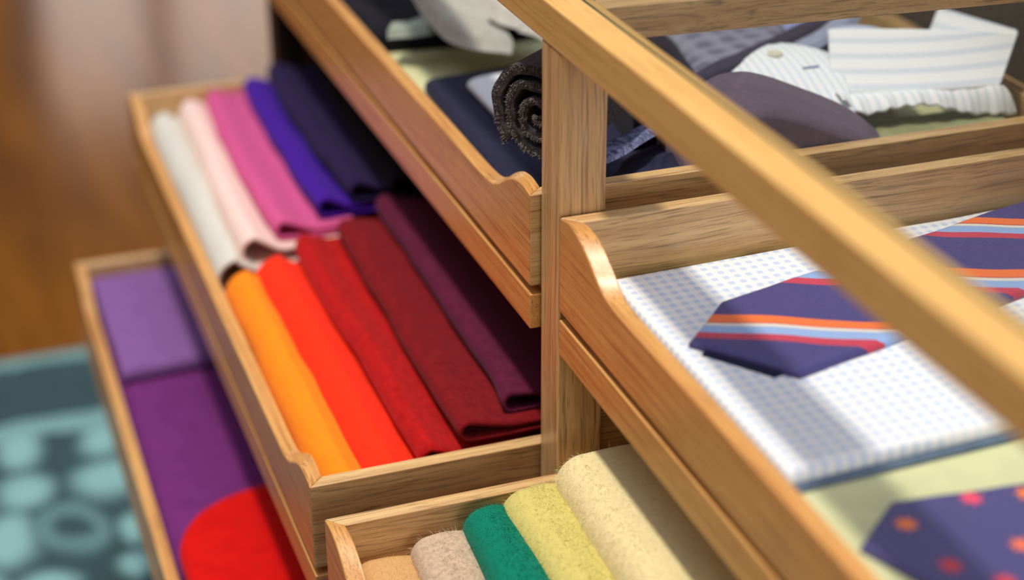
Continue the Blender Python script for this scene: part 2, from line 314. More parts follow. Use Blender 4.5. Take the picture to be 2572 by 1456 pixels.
# ------------------------------------------------------------------ cloth builders
def nz(p, f, s=0): return noise.noise(Vector(p)*f+Vector((s, s*1.7, s*.3)))
class Roll:
    """folded cloth running along y: rounded fold on the left, optional open U end towards the camera"""
    def __init__(s, left, z0, z1, width, y0, y1, mat, name, label, cat='scarf', group=None, hollow=True, th=.0055, slope=.15, wob=.003, seed=0, far_round=.02, near_round=0, bulge=.0, ny=56, drop=0, dropw=.055, right=None, sag=None, fuzz=0, fl=.004, rr=None):
        s.left = sorted(left); NA = 16; NT = 22
        s.z0, s.z1, s.width = z0, z1, width; r = (z1-z0)/2 if rr is None else rr
        rows = []
        ys = [y0+(y1-y0)*i/ny for i in range(ny+1)]
        ys = sorted(ys+[y1-far_round*q for q in (.02, .08, .18, .3, .45, .65)]+([y0+near_round*q for q in (.02, .08, .18, .3, .45, .65)] if near_round else []))
        for y in ys:
            L = interp(s.left, y); a = z0; rl = sorted(right) if right else None; b = z1+(interp(sag, y) if sag else 0); W_ = (interp(rl, y)+.012-L) if rl else width
            ins = 0
            if far_round and y > y1-far_round: e_ = (y1-y)/far_round; ins = 1-math.sqrt(max(0, 1-(1-e_)**2))
            if near_round and y < y0+near_round: e_ = (y-y0)/near_round; ins = max(ins, 1-math.sqrt(max(0, 1-(1-e_)**2)))
            b -= ins*(b-a)*.92; L += ins*far_round*.7
            r_ = min((b-a)/2, r*1.0) if rr is None else min(r, (b-a)*.5)
            out = []
            for i in range(6): out.append((L+W_-(W_-r_)*i/6, a))
            for i in range(NA+1):
                an = -math.pi/2-math.pi*i/NA
                cz = a+r_ if i < NA/2 else b-r_
                out.append((L+r_+r_*math.cos(an)*1.0, cz+r_*math.sin(an)))
            for i in range(1, NT+1):
                u = i/NT; x = L+r_+(W_-r_)*u
                dd_ = min(1, (x-L-r_*.6)/dropw); dd_ = dd_*dd_*(3-2*dd_) if dd_ > 0 else 0
                out.append((x, max(a+th*1.6, b-slope*(W_-r_)*u*u*.9-drop*dd_*(1-ins)+bulge*math.sin(math.pi*u)*(1-ins))))
            row = []
            for (x, z) in out:
                k = nz((x*.7, y, z), 9, seed)*wob+nz((x, y*.6, z), 30, seed+5)*wob*.35
                row.append((x+k*.8, y+(nz((x, 0, z), 22, seed)*wob*1.2 if y in (ys[0],) else 0), z+k*(0 if z < a+1e-5 else 1)))
            rows.append(row)
        n = len(rows[0]); V = [p for r2 in rows for p in r2]; Fc = []
        for j in range(len(rows)-1):
            for i in range(n-1): Fc.append((j*n+i, j*n+i+1, (j+1)*n+i+1, (j+1)*n+i))
        m = len(rows)
        if hollow:      # inner skin, so that the cloth has thickness
            off = len(V)
            for row in rows:
                for i, (x, y, z) in enumerate(row):
                    p = Vector(row[max(i-1, 0)]); q = Vector(row[min(i+1, n-1)]); d = q-p; d.y = 0
                    if d.length < 1e-7: d = Vector((1, 0, 0))
                    d.normalize(); nr = Vector((d.z, 0, -d.x))
                    V.append((x+nr.x*th, y, z+nr.z*th))
            for j in range(m-1):
                for i in range(n-1): Fc.append((off+j*n+i+1, off+j*n+i, off+(j+1)*n+i, off+(j+1)*n+i+1))
            for i in range(n-1):
                Fc.append((i+1, i, off+i, off+i+1)); b_ = (m-1)*n; Fc.append((b_+i, b_+i+1, off+b_+i+1, off+b_+i))
            for j in range(m-1):
                Fc.append((j*n, (j+1)*n, off+(j+1)*n, off+j*n)); Fc.append(((j+1)*n+n-1, j*n+n-1, off+j*n+n-1, off+(j+1)*n+n-1))
        else:
            Fc.append(tuple(range(n))); Fc.append(tuple((m-1)*n+i for i in range(n-1, -1, -1)))
            for j in range(m-1): Fc.append((j*n+n-1, j*n, (j+1)*n, (j+1)*n+n-1))
        if fuzz:
            rnd = random.Random(seed+11)
            for _ in range(fuzz):
                # favour the visible far part
                jj = rnd.random()**.8*(m-2); j = m-2-int(jj); i = rnd.randint(7, n-3)
                p00, p10, p01 = Vector(rows[j][i]), Vector(rows[j][i+1]), Vector(rows[j+1][i])
                u, v = rnd.random(), rnd.random(); P0 = p00+(p10-p00)*u+(p01-p00)*v
                nr = (p01-p00).cross(p10-p00)
                if nr.length < 1e-9: continue
                nr.normalize()
                if nr.z < -.2: nr = -nr
                ln = fl*(.5+rnd.random()**2*1.6)
                tg = Vector((rnd.uniform(-1, 1)-.3, rnd.uniform(-1, 1)-.5, rnd.uniform(-.6, .3)))
                d1 = (nr*rnd.uniform(.15, .8)+tg*.7).normalized(); d2 = (d1+Vector((rnd.uniform(-1, 1), rnd.uniform(-1, 1), rnd.uniform(-.9, .2)))*.7).normalized()
                w = Vector((rnd.uniform(-1, 1), rnd.uniform(-1, 1), rnd.uniform(-1, 1))).cross(d1)
                if w.length < 1e-6: continue
                w = w.normalized()*.00016
                A, B, C_ = P0, P0+d1*ln*.5, P0+d1*ln*.5+d2*ln*.5
                b_ = len(V); V += [tuple(A-w), tuple(A+w), tuple(B+w*.8), tuple(B-w*.8), tuple(C_)]
                Fc += [(b_, b_+1, b_+2, b_+3), (b_+3, b_+2, b_+4)]
        mid = (interp(s.left, (y0+y1)/2)+width/2, (y0+y1)/2, z0)
        s.obj = mesh(name, V, Fc, mat, None, smooth=True, base=mid, label=label, cat=cat, group=group)

def edge(pts, z): return [(q.y, q.x) for q in (on(px, py, 2, z) for px, py in pts)]
def run(tab, ext0, ext1):
    """straight line fit through traced fold points, extended to both ends"""
    n = len(tab); my = sum(a for a, b in tab)/n; mx = sum(b for a, b in tab)/n
    k = sum((a-my)*(b-mx) for a, b in tab)/sum((a-my)**2 for a, b in tab)
    tab = sorted(tab)
    return [(ext0, tab[0][1]+(ext0-tab[0][0])*k)]+tab+[(ext1, tab[-1][1]+(ext1-tab[-1][0])*k)]

# ---- scarves in the far middle tray: near row
Z2B = -.3990
XI = -.2694+T
far = []
def sc(name_label, col, left, z1, thick, w, y0, y1, seed, **k):
    zb = max(Z2B, z1-thick)
    m = fabric('wool_%d' % seed, col, k.pop('mottle', .16 if max(col) < 200 else .05), 160, .4, sheen=k.pop('sheen', .22), tint=col)
    return Roll(left, zb, z1, w, y0, y1, m, 'folded_scarf', name_label, seed=seed, group='folded wool scarves in the pulled-out tray', **k)
yN, yM, yF = .0800, .83, 1.376
K = dict(slope=0, drop=.024)
L_RED = run(edge([(627, 662), (648, 725), (704, 830), (774, 940), (851, 1094), (898, 1180)], -.338), 0, 1)
L_CRIM = run(edge([(734, 632), (784, 732), (813, 780), (898, 911), (954, 1000), (992, 1072), (1045, 1153)], -.330), 0, 1)
L_MAR = run(edge([(824, 568), (870, 648), (958, 795), (1070, 990), (1132, 1091)], -.320), 0, 1)
L_PLUM = run(edge([(940, 540), (1010, 641), (1087, 760), (1238, 990), (1262, 1045)], -.304), 0, 1)
L_PP = run(edge([(427, 238), (505, 420), (538, 503), (589, 610)], -.336), .7, 1.45)
L_ROSE = run(edge([(505, 224), (547, 350), (630, 503), (683, 578)], -.324), .7, 1.45)
L_VIO = run(edge([(592, 189), (631, 280), (701, 396), (771, 505)], -.312), .7, 1.45)
L_IND = run(edge([(648, 165), (718, 298), (806, 420), (865, 490)], -.296), .7, 1.45)
L_BLK = run(edge([(764, 140), (841, 280), (900, 368), (965, 470)], -.278), .7, 1.45)
sc('bright orange folded scarf against the tray front, near row', (255, 138, 22), [(0, XI+.002), (2, XI+.002)], -.324, .075, .085, yN, on(590, 668, 2, -.330)[1], 1, far_round=.035, **K, right=L_RED)
sc('orange-red folded scarf between the orange and the crimson one', (248, 48, 14), L_RED, -.313, .085, .10, yN, on(690, 622, 2, -.314)[1]+.01, 2, far_round=.04, sag=[(.078, -.006), (.5, 0)], **K, right=L_CRIM)
sc('crimson red folded scarf with its dark fold end at the tray side', (176, 12, 12), L_CRIM, -.302, .036, .13, yN+.010, on(785, 562, 2, -.303)[1], 3, far_round=.05, sag=[(.078, -.006), (.3, 0)], th=.0055, slope=0, drop=.019, dropw=.05)
sc('maroon folded scarf with an open fold at its near end', (122, 10, 20), L_MAR, -.2895, .028, .20, yN+.020, on(860, 528, 2, -.29)[1], 4, far_round=.05, th=.005, slope=.02, drop=.013, dropw=.07)
sc('plum folded scarf, darkest and rightmost of the near row', (92, 20, 52), L_PLUM, -.274, .028, .26, yN+.042, on(975, 468, 2, -.276)[1], 5, far_round=.05, th=.005, wob=.002, slope=.02, drop=.012, dropw=.08)
# ---- far row
sc('off-white folded scarf in the far corner of the tray', (212, 208, 198), [(0, XI+.002), (2, XI+.002)], -.326, .075, .12, on(590, 655, 2, -.335)[1], yF, 6, far_round=.05, sag=[(.9, -.006), (1.0, 0)], **K)
sc('pale pink folded scarf beside the off-white one', (240, 210, 200), L_PP, -.310, .050, .16, on(650, 618, 2, -.325)[1], yF, 7, far_round=.05, **K)
sc('rose pink folded scarf with its open fold above the red one', (208, 86, 142), L_ROSE, -.299, .032, .12, on(735, 568, 2, -.310)[1], yF, 8, far_round=.05, slope=0, drop=.018)
sc('bright violet folded scarf between the pink and the indigo one', (66, 18, 150), L_VIO, -.284, .032, .12, on(830, 522, 2, -.30)[1], yF, 9, far_round=.05, slope=0, drop=.018)
sc('dark indigo folded scarf rising above the tray corner', (34, 20, 66), L_IND, -.264, .034, .16, on(915, 478, 2, -.28)[1], yF, 10, far_round=.05, slope=.05, drop=.016)
sc('blue-black folded scarf, darkest of the far row', (9, 7, 22), L_BLK, -.248, .032, .20, on(1000, 480, 2, -.27)[1], yF, 11, far_round=.05, slope=.05, drop=.012)

# ---- fluffy scarves in the near middle tray
yE = -.0290
F_BEI = run(edge([(1018, 1372), (1051, 1454)], -.350), -.62, .1)
F_GRE = run(edge([(1143, 1295), (1173, 1370), (1214, 1451)], -.336), -.62, .1)
F_YEL = run(edge([(1249, 1252), (1264, 1301), (1364, 1451)], -.312), -.62, .1)
F_CRE = run(edge([(1366, 1160), (1402, 1240), (1468, 1342), (1542, 1456)], -.292), -.62, .1)
def fz(label, col, left, z1, w, seed, yend=yE, **k):
    m = fabric('mohair_%d' % seed, col, k.pop('mottle', .06), k.pop('ns', 260), .4, sheen=.3, tint=col, fine=1500)
    return Roll(left, Z2B, z1, w, -.62, yend, m, 'fluffy_scarf', label, seed=seed, group='fluffy scarves in the near tray', hollow=False, ny=90, **k)
fz('camel brown fluffy scarf in the tray corner', (206, 160, 104), [(-2, XI+.001), (1, XI+.001)], -.3465, .075, 21, slope=.18, far_round=.018, rr=.02, fuzz=6000, fl=.003, wob=.004, right=F_BEI)
fz('beige fluffy scarf with streaky pile beside the camel one', (198, 172, 146), F_BEI, -.3285, .07, 22, slope=.2, far_round=.022, rr=.022, fuzz=9000, fl=.005, wob=.003, bulge=.003, mottle=.16, right=F_GRE)
fz('emerald green fluffy scarf between the beige and yellow ones', (0, 122, 98), F_GRE, -.3035, .07, 23, slope=.25, far_round=.024, rr=.024, fuzz=10000, fl=.005, wob=.002, bulge=.002, right=F_YEL)
fz('yellow-green fluffy scarf between the green and cream ones', (212, 199, 118), F_YEL, -.2900, .09, 24, slope=.12, far_round=.022, rr=.03, fuzz=10000, fl=.005, wob=.003, bulge=.002, right=F_CRE)
fz('wide pale cream fluffy scarf below the checked shirt tray', (238, 221, 168), F_CRE, -.2540, .40, 25, slope=-.01, far_round=.035, rr=.03, fuzz=16000, fl=.006, wob=.004, bulge=.0)

# ---- folded cloth in the lowest tray
def slab(name, label, cat, corners, z0, z1, mat, r=.012, wob=.002, seed=0, nx=40, ny=40, corner_r=0, group=None, top=None, skirt=True):
    """soft flat folded garment over a quad footprint (corners: near-left, near-right, far-right, far-left)"""
    A, B, C_, D = [Vector((c[0], c[1], 0)) for c in corners]
    V = []; idx = {}
    def P(u, v): return (A*(1-u)+B*u)*(1-v)+(D*(1-u)+C_*u)*v
    wx, wy = (B-A).length, (D-A).length
    us = [0, .004, .012, .03]+[.03+.94*i/nx for i in range(1, nx)]+[.97, .988, .996, 1]
    vs = [0, .004, .012, .03]+[.03+.94*i/ny for i in range(1, ny)]+[.97, .988, .996, 1]
    if corner_r:
        pass
    n, m = len(us), len(vs); Fc = []
    for j, v in enumerate(vs):
        for i, u in enumerate(us):
            uu, vv = u, v
            if corner_r:   # square the circle near corners: pull corner points in
                cx, cy = corner_r/wx, corner_r/wy
                du = min(u, 1-u); dv = min(v, 1-v)
                if du < cx and dv < cy:
                    a, b = 1-du/cx, 1-dv/cy; k = max(a, b)
                    l = math.hypot(a, b)
                    if l > 0:
                        s_ = k/l; a2, b2 = a*s_, b*s_
                        uu = cx*(1-a2) if u < .5 else 1-cx*(1-a2); vv = cy*(1-b2) if v < .5 else 1-cy*(1-b2)
            p = P(uu, vv)
            d = min(min(u, 1-u)*wx, min(v, 1-v)*wy); q = max(0, 1-d/r); z = z1-(z1-z0)*.5*(1-math.sqrt(max(0, 1-q*q)))
            z += nz((p.x, p.y, 0), 12, seed)*wob+nz((p.x, p.y, 0), 40, seed)*wob*.3
            if top: z += top(p.x, p.y)
            V.append((p.x, p.y, z))
    for j in range(m-1):
        for i in range(n-1): Fc.append((j*n+i, j*n+i+1, (j+1)*n+i+1, (j+1)*n+i))
    ring = [i for i in range(n)]+[j*n+n-1 for j in range(1, m)]+[(m-1)*n+i for i in range(n-2, -1, -1)]+[j*n for j in range(m-2, 0, -1)]
    c = P(.5, .5)
    prev = ring
    for f, zz in ((.0, .35), (.3, .08), (1, 0)):
        cur = []
        for k in ring:
            x, y, z = V[k]; d = Vector((c.x-x, c.y-y, 0)); d.normalize()
            cur.append(len(V)); V.append((x+d.x*f*r*.5, y+d.y*f*r*.5, z0+(z-z0)*zz))
        for q in range(len(ring)): Fc.append((prev[q], cur[q], cur[(q+1) % len(ring)], prev[(q+1) % len(ring)]))
        prev = cur
    Fc.append(tuple(prev))
    return mesh(name, V, Fc, mat, None, smooth=True, base=(c.x, c.y, z0), label=label, cat=cat, group=group)
X3 = -.3980+T+.001
Z3 = -.7070
p = on(500, 890, 2, -.640)
slab('folded_cloth', 'dark purple folded cloth in the lowest tray, between light purple and red', 'cloth', [(X3, .45), (.10, .45), (.10, 1.30), (X3, 1.30)], Z3, -.662, fabric('purple_wool', (112, 42, 112), .08, 60, .3), r=.03, group='folded cloth in the lowest tray', seed=31)
slab('folded_cloth', 'light purple folded cloth at the far end of the lowest tray', 'cloth', [(X3+.008, p.y-.02), (.10, p.y), (.10, 1.372), (X3+.004, 1.372)], -.659, -.634, fabric('lilac_wool', (134, 92, 156), .08, 60, .3), r=.015, group='folded cloth in the lowest tray', seed=32)
q1, q2 = on(520, 1246, 2, -.630), on(640, 1208, 2, -.630)
slab('folded_cloth', 'bright red folded cloth with rounded corner at the near end of the lowest tray', 'cloth', [(X3+.006, .09), (.10, .09), (.10, q2.y+.06), (X3+.006, q2.y-.03)], -.659, -.628, fabric('red_wool', (212, 6, 2), .08, 60, .3), r=.02, group='folded cloth in the lowest tray', seed=33, corner_r=.11)

# ------------------------------------------------------------------ near top tray: checked shirt, ties
def check_mat(name, base, blue, line, cell=.0125, stripes_only=False):
    m, n, b = newmat(name); t = N(n, 'ShaderNodeTexCoord'); s_ = N(n, 'ShaderNodeSeparateXYZ'); n.links.new(t.outputs['Object'], s_.inputs[0])
    def band(c, per, lo, hi): f = MA(n, 'FRACT', MA(n, 'DIVIDE', c, per)); return MA(n, 'MULTIPLY', MA(n, 'GREATER_THAN', f, lo), MA(n, 'LESS_THAN', f, hi))
    X, Y = s_.outputs[0], s_.outputs[1]
    bx, by = band(X, cell, 0, .5), band(Y, cell, 0, .5)
    if stripes_only: c = MIX(n, bx, base, blue)
    else:
        both = MA(n, 'MULTIPLY', bx, by); one = MA(n, 'MULTIPLY', MA(n, 'ADD', bx, by), .30)
        c = MIX(n, one, base, blue); c = MIX(n, MA(n, 'MULTIPLY', both, .75), c, blue)
        lx, ly = band(X, cell, .70, .76), band(Y, cell, .70, .76); lx2, ly2 = band(X, cell, .84, .90), band(Y, cell, .84, .90)
        l = MA(n, 'MULTIPLY', MA(n, 'MAXIMUM', MA(n, 'MAXIMUM', lx, ly), MA(n, 'MAXIMUM', lx2, ly2)), .55); c = MIX(n, l, c, line)
    n.links.new(c, b.inputs['Base Color']); b.inputs['Roughness'].default_value = .85; b.inputs['Specular IOR Level'].default_value = .2
    return m
CK = check_mat('pale_blue_check', lin((236, 239, 243)), lin((190, 203, 226)), lin((240, 220, 198)), .0078)
shirt = slab('folded_shirt', 'white shirt with pale blue check lying under the striped tie', 'shirt', [(.0360, -.442), (.60, -.417), (.60, -.0285), (.036, -.046)], -.0705, -.0560, CK, r=.006, wob=.0012, seed=41, nx=60, ny=40)
slab('folded_trousers', 'slate blue folded garment under the checked shirt', 'clothing', [(.034, -.449), (.61, -.424), (.61, -.028), (.034, -.042)], -.0755, -.0700, fabric('slate_cotton', (92, 108, 128), .1, 90, .3), r=.004, wob=.0004, seed=42)
def tie_mat():
    m, n, b = newmat('striped_tie_silk'); t = N(n, 'ShaderNodeTexCoord'); s_ = N(n, 'ShaderNodeSeparateXYZ'); n.links.new(t.outputs['Object'], s_.inputs[0])
    X, Y = s_.outputs[0], s_.outputs[1]
    s = MA(n, 'ADD', MA(n, 'MULTIPLY', X, .45/S), MA(n, 'MULTIPLY', Y, .89/S))
    wob = N(n, 'ShaderNodeTexNoise', i2=11.0, i3=1.0); n.links.new(t.outputs['Object'], wob.inputs[0])
    s = MA(n, 'ADD', s, MA(n, 'MULTIPLY', MA(n, 'SUBTRACT', wob.outputs[0], .5), .022))
    ph = MA(n, 'FRACT', MA(n, 'DIVIDE', MA(n, 'SUBTRACT', -.106+1.31, s), .131))
    def band(lo, hi): return MA(n, 'MULTIPLY', MA(n, 'GREATER_THAN', ph, lo), MA(n, 'LESS_THAN', ph, hi))
    rib = N(n, 'ShaderNodeTexWave', bands_direction='DIAGONAL'); rib.inputs['Scale'].default_value = 260.0; n.links.new(t.outputs['Object'], rib.inputs[0])
    c = lin((58, 52, 98)); nsn = N(n, 'ShaderNodeTexNoise', i2=700.0, i3=2.0); n.links.new(t.outputs['Object'], nsn.inputs[0])
    col = MIX(n, nsn.outputs[0], lin((44, 38, 90)), lin((80, 70, 136)))
    for lo, hi, cc in ((0, .12, (250, 118, 40)), (.12, .135, (190, 60, 70)), (.135, .18, (232, 222, 206)), (.18, .30, (150, 180, 228)), (.30, .40, (204, 56, 78))):
        col = MIX(n, band(lo, hi), col, MIX(n, MA(n, 'MULTIPLY', rib.outputs[1], .45), lin(cc), tuple(v*.55 for v in lin(cc))))
    n.links.new(col, b.inputs['Base Color']); b.inputs['Roughness'].default_value = .6; b.inputs['Sheen Weight'].default_value = .25; b.inputs['Sheen Tint'].default_value = (.6, .6, 1, 1)
    bp = N(n, 'ShaderNodeBump', i0=.3, i1=.0003); n.links.new(rib.outputs[1], bp.inputs['Height']); n.links.new(bp.outputs[0], b.inputs['Normal'])
    return m
def tie(name, label, tip, ang, up, lo, tu, tl, L, z, th, mat, seed, rise=0, crease=None, undert=None):
    """blade lying along +x: tip point, blade angle, half widths up/lo, shoulder distances tu/tl"""
    ux, uy = math.cos(ang), math.sin(ang); V = []; Fc = []; nb = 36; na = 80
    for j in range(nb+1):
        q = -1+2*j/nb; b = up*q if q > 0 else lo*q
        a0 = tu*q if q > 0 else -tl*q
        for i in range(na+1):
            a = a0+(L-a0)*(i/na)**1.5
            dd = min((up-b) if q > 0 else (lo+b), a-a0+.001); fall = max(0, 1-dd/.006)
            zz = z+th*(1-fall*fall*.8)+nz((a, b, 0), 14, seed)*.0025*min(1, a/.08)+rise*(a/L)**1.5
            if crease: zz += crease(a, b)
            V.append((tip[0]+a*ux-b*uy, tip[1]+a*uy+b*ux, zz))
    n = na+1
    for j in range(nb):
        for i in range(na): Fc.append((j*n+i, j*n+i+1, (j+1)*n+i+1, (j+1)*n+i))
    top = len(V)
    for v in V[:top]: V.append((v[0], v[1], v[2]-th*.9))
    for j in range(nb):
        for i in range(na): Fc.append((top+j*n+i+1, top+j*n+i, top+(j+1)*n+i, top+(j+1)*n+i+1))
    ring = [i for i in range(n)]+[j*n+n-1 for j in range(1, nb+1)]+[nb*n+i for i in range(n-2, -1, -1)]+[j*n for j in range(nb-1, 0, -1)]
    for q in range(len(ring)): a, b = ring[q], ring[(q+1) % len(ring)]; Fc.append((a, b, top+b, top+a))
    return V, Fc
TM = tie_mat()
tt = thing('necktie', 'navy tie with orange, blue and red diagonal stripes on the checked shirt', 'tie', (0, 0, -.055), group='silk ties in the near top tray')
V, Fc = tie('blade', '', (.0511, -.2127), math.atan2(.238, .971), .0506, .105, .083, .0474, .62, -.0540, .0055, TM, 3, rise=.004)
mesh('front_blade', V, Fc, TM, tt, smooth=True)
V, Fc = tie('tail', '', (.056, -.232), math.atan2(.238, .971), .045, .070, .060, .030, .60, -.0556, .0024, TM, 4)
mesh('tail_blade', V, Fc, fabric('navy_tie_lining', (30, 28, 58), .1, 200, .2), tt, smooth=True, label='plain navy back blade under the tie')
def flower_mat():
    m, n, b = newmat('navy_flower_silk'); t = N(n, 'ShaderNodeTexCoord')
    nsn = N(n, 'ShaderNodeTexNoise', i2=600.0, i3=2.0); n.links.new(t.outputs['Object'], nsn.inputs[0])
    col = MIX(n, nsn.outputs[0], lin((54, 48, 104)), lin((78, 72, 132)))
    s_ = N(n, 'ShaderNodeSeparateXYZ'); n.links.new(t.outputs['Object'], s_.inputs[0])
    for (px, py), cc in (((2440, 1245), (236, 66, 96)), ((2277, 1312), (240, 120, 30)), ((2388, 1415), (200, 40, 60)), ((2568, 1362), (244, 110, 60)), ((2525, 1455), (214, 50, 70)), ((2580, 1235), (240, 120, 30)), ((2480, 1330), None), ((2700, 1300), (236, 66, 96)), ((2690, 1420), (240, 120, 30)), ((2840, 1220), (236, 66, 96)), ((2850, 1380), (200, 40, 60)), ((2980, 1290), (240, 120, 30)), ((2750, 1190), (200, 40, 60)), ((3020, 1170), (236, 66, 96)), ((2640, 1510), (236, 66, 96))):
        if cc is None: continue
        q = on(px, py, 2, -.068)*S
        dx = MA(n, 'SUBTRACT', s_.outputs[0], q.x); dy = MA(n, 'SUBTRACT', s_.outputs[1], q.y)
        r = MA(n, 'SQRT', MA(n, 'ADD', MA(n, 'MULTIPLY', dx, dx), MA(n, 'MULTIPLY', dy, dy)))
        an = MA(n, 'ARCTAN2', dy, dx); lim = MA(n, 'ADD', .0052, MA(n, 'MULTIPLY', MA(n, 'COSINE', MA(n, 'MULTIPLY', an, 7)), .0016))
        msk = MA(n, 'DIVIDE', MA(n, 'SUBTRACT', lim, r), .0006, clamp=True); col = MIX(n, msk, col, lin(cc))
    n.links.new(col, b.inputs['Base Color']); b.inputs['Roughness'].default_value = .55; b.inputs['Sheen Weight'].default_value = .25
    return m
A2, B2, C2 = on(2160, 1368, 2, -.069), on(2240, 1250, 2, -.069), on(2572, 1205, 2, -.069)
ang2 = math.atan2(C2.y-B2.y, C2.x-B2.x)
d = B2-A2; aB = d.x*math.cos(ang2)+d.y*math.sin(ang2); bB = -d.x*math.sin(ang2)+d.y*math.cos(ang2)
FM = flower_mat()
t2 = thing('necktie', 'navy tie with scattered red and orange flowers on the green felt', 'tie', (0, 0, -.0755), group='silk ties in the near top tray')
V, Fc = tie('blade', '', (A2.x, A2.y), ang2, bB, .11, aB, .06, .55, -.0750, .0055, FM, 6)
mesh('front_blade', V, Fc, FM, t2, smooth=True)

# ------------------------------------------------------------------ far top tray contents
NAVY = fabric('navy_wool', (36, 36, 58), .12, 120, .4, tint=(70, 70, 120))
ZL = -.0755
nc = on(1065, 200, 2, -.062)
slab('folded_trousers', 'navy folded garment under the white one in the far top tray', 'clothing', [(.0175, .0825), (.26, .0825), (.30, nc.y+.02), (nc.x-.004, nc.y)], ZL, -.058, NAVY, r=.012, wob=.004, seed=51, corner_r=.02)
wc = on(1163, 205, 2, -.052)
slab('folded_shirt', 'plain white folded shirt tucked under the rolled grey scarf', 'shirt', [(.078, .33), (.15, .33), (.20, wc.y+.01), (wc.x, wc.y)], -.056, -.046, fabric('white_cotton', (226, 226, 232), .03, 90, .2), r=.008, wob=.001, seed=52, corner_r=.02)
# rolled grey scarf
def rolled(name, label, c, axis, R, L, turns, th, mats):
    ax = Vector(axis).normalized(); side = ax.cross(Vector((0, 0, 1))).normalized(); up = side.cross(ax).normalized()
    t = thing(name, label, 'scarf', c)
    n = 200; V = []; Fc = []; ring = []
    for i in range(n+1):
        u = i/n; a = -turns*2*math.pi*u-2.4; r = R*(1-.93*u)
        wv = 1+.05*math.sin(a*3+1)+.07*nz((math.cos(a)*2, math.sin(a)*2, u*3), 1.3)
        ring.append((a, r*wv, max(.25*th, th*(1-.3*u))))
    stations = [0, .02, .06, .15, .4, .7, .94, 1]
    for s_ in stations:
        for (a, r, h) in ring:
            fl = .0025*nz((a*2, s_*5, 0), 1.1)
            for rr in (r, r-h):
                p = Vector(c)+side*(math.cos(a)*rr)+up*(math.sin(a)*rr*.98)+ax*(L*s_+fl*(1-s_))
                V.append(tuple(p))
    m = 2*(n+1)
    for j in range(len(stations)-1):
        for i in range(n):
            a, b = j*m+2*i, (j+1)*m+2*i
            Fc.append((a, a+2, b+2, b)); Fc.append((a+1, b+1, b+3, a+3))
    for i in range(n): a = 2*i; Fc.append((a, a+1, a+3, a+2)); b = (len(stations)-1)*m+2*i; Fc.append((b, b+2, b+3, b+1))
    # pale selvedge fringe fibres around the visible end
    rnd = random.Random(3)
    mesh('wool_roll', V, Fc, mats[0], t, smooth=False)
    V = []; Fc = []
    for i in range(0, n, 1):
        a, r, h = ring[i]
        for _ in range(14):
            rr = r-h*rnd.random()*.6; aa = a+rnd.uniform(-.03, .03); ln = rnd.uniform(.002, .005)
            p0 = Vector(c)+side*(math.cos(aa)*rr)+up*(math.sin(aa)*rr*.98); d1 = (-ax+side*rnd.uniform(-.8, .8)+up*rnd.uniform(-.8, .8)).normalized()
            w = d1.cross(Vector((rnd.uniform(-1, 1), rnd.uniform(-1, 1), rnd.uniform(-1, 1)))).normalized()*.00025
            b = len(V); V += [tuple(p0-w), tuple(p0+w), tuple(p0+d1*ln)]; Fc.append((b, b+1, b+2))
    mesh('fringe', V, Fc, mats[1], t, label='short grey fringe around the roll end')
    return t
GREY = fabric('charcoal_wool', (60, 55, 58), .45, 300, .8, tint=(170, 165, 170)); GREY2 = fabric('grey_fringe', (150, 142, 138), .2, 300, .2)
rc = on(1352, 292, 1, .135)
rolled('rolled_scarf', 'rolled charcoal grey scarf, spiral end facing out left of the post', rc, (.80, .60, .02), .066, .15, 3.2, .0125, (GREY, GREY2))
# draped navy pieces behind and beside the roll
def strip(name, label, cat, pts, width, th, mat, seed=0, group=None, up=Vector((0, 0, 1)), n=60, m=14):
    """cloth band following a path (x,y,z)"""
    P = [Vector(p) for p in pts]; V = []; Fc = []
    def at(t):
        f = t*(len(P)-1); i = min(int(f), len(P)-2); u = f-i
        p0, p1, p2, p3 = P[max(i-1, 0)], P[i], P[i+1], P[min(i+2, len(P)-1)]
        return .5*((2*p1)+(p2-p0)*u+(2*p0-5*p1+4*p2-p3)*u*u+(3*p1-p0-3*p2+p3)*u**3)
    for s_ in (0, 1):
        for i in range(n+1):
            t = i/n; p = at(t); d = at(min(1, t+.01))-at(max(0, t-.01)); d.normalize(); sd = d.cross(up).normalized(); uu = sd.cross(d)
            for j in range(m+1):
                q = -1+2*j/m; h = th*math.sqrt(max(0, 1-abs(q)**4)) if s_ == 0 else 0
                k = nz((p.x+q*width, p.y, p.z), 16, seed)*.004
                V.append(tuple(p+sd*(q*width/2)+uu*(h+k)))
    o = (n+1)*(m+1)
    for i in range(n):
        for j in range(m):
            a = i*(m+1)+j; Fc.append((a, a+1, a+m+2, a+m+1)); Fc.append((o+a, o+a+m+1, o+a+m+2, o+a+1))
    for i in range(n):
        a = i*(m+1); Fc.append((a, a+m+1, o+a+m+1, o+a)); a += m; Fc.append((a, o+a, o+a+m+1, a+m+1))
    for j in range(m): Fc.append((j, o+j, o+j+1, j+1)); a = n*(m+1)+j; Fc.append((a, a+1, o+a+1, o+a))
    c = sum(P, Vector())/len(P)
    return mesh(name, V, Fc, mat, None, smooth=True, base=(c.x, c.y, min(p.z for p in P)), label=label, cat=cat, group=group)
slab('folded_jacket', 'dark navy jacket edge behind the rolled grey scarf', 'clothing', [(.20, .27), (.30, .27), (.38, .62), (.26, .62)], -.0755, .030, fabric('black_navy', (24, 22, 38), .1, 120, .4), r=.03, wob=.006, seed=54)
slab('crumpled_jeans', 'crumpled dark navy denim beside the post in the far top tray', 'clothing', [(.0600, .0820), (.36, .0820), (.40, .20), (.16, .20)], -.055, -.010, fabric('dark_denim', (30, 30, 54), .3, 160, .6, tint=(90, 90, 140)), r=.03, wob=.022, seed=55, nx=60, ny=40)
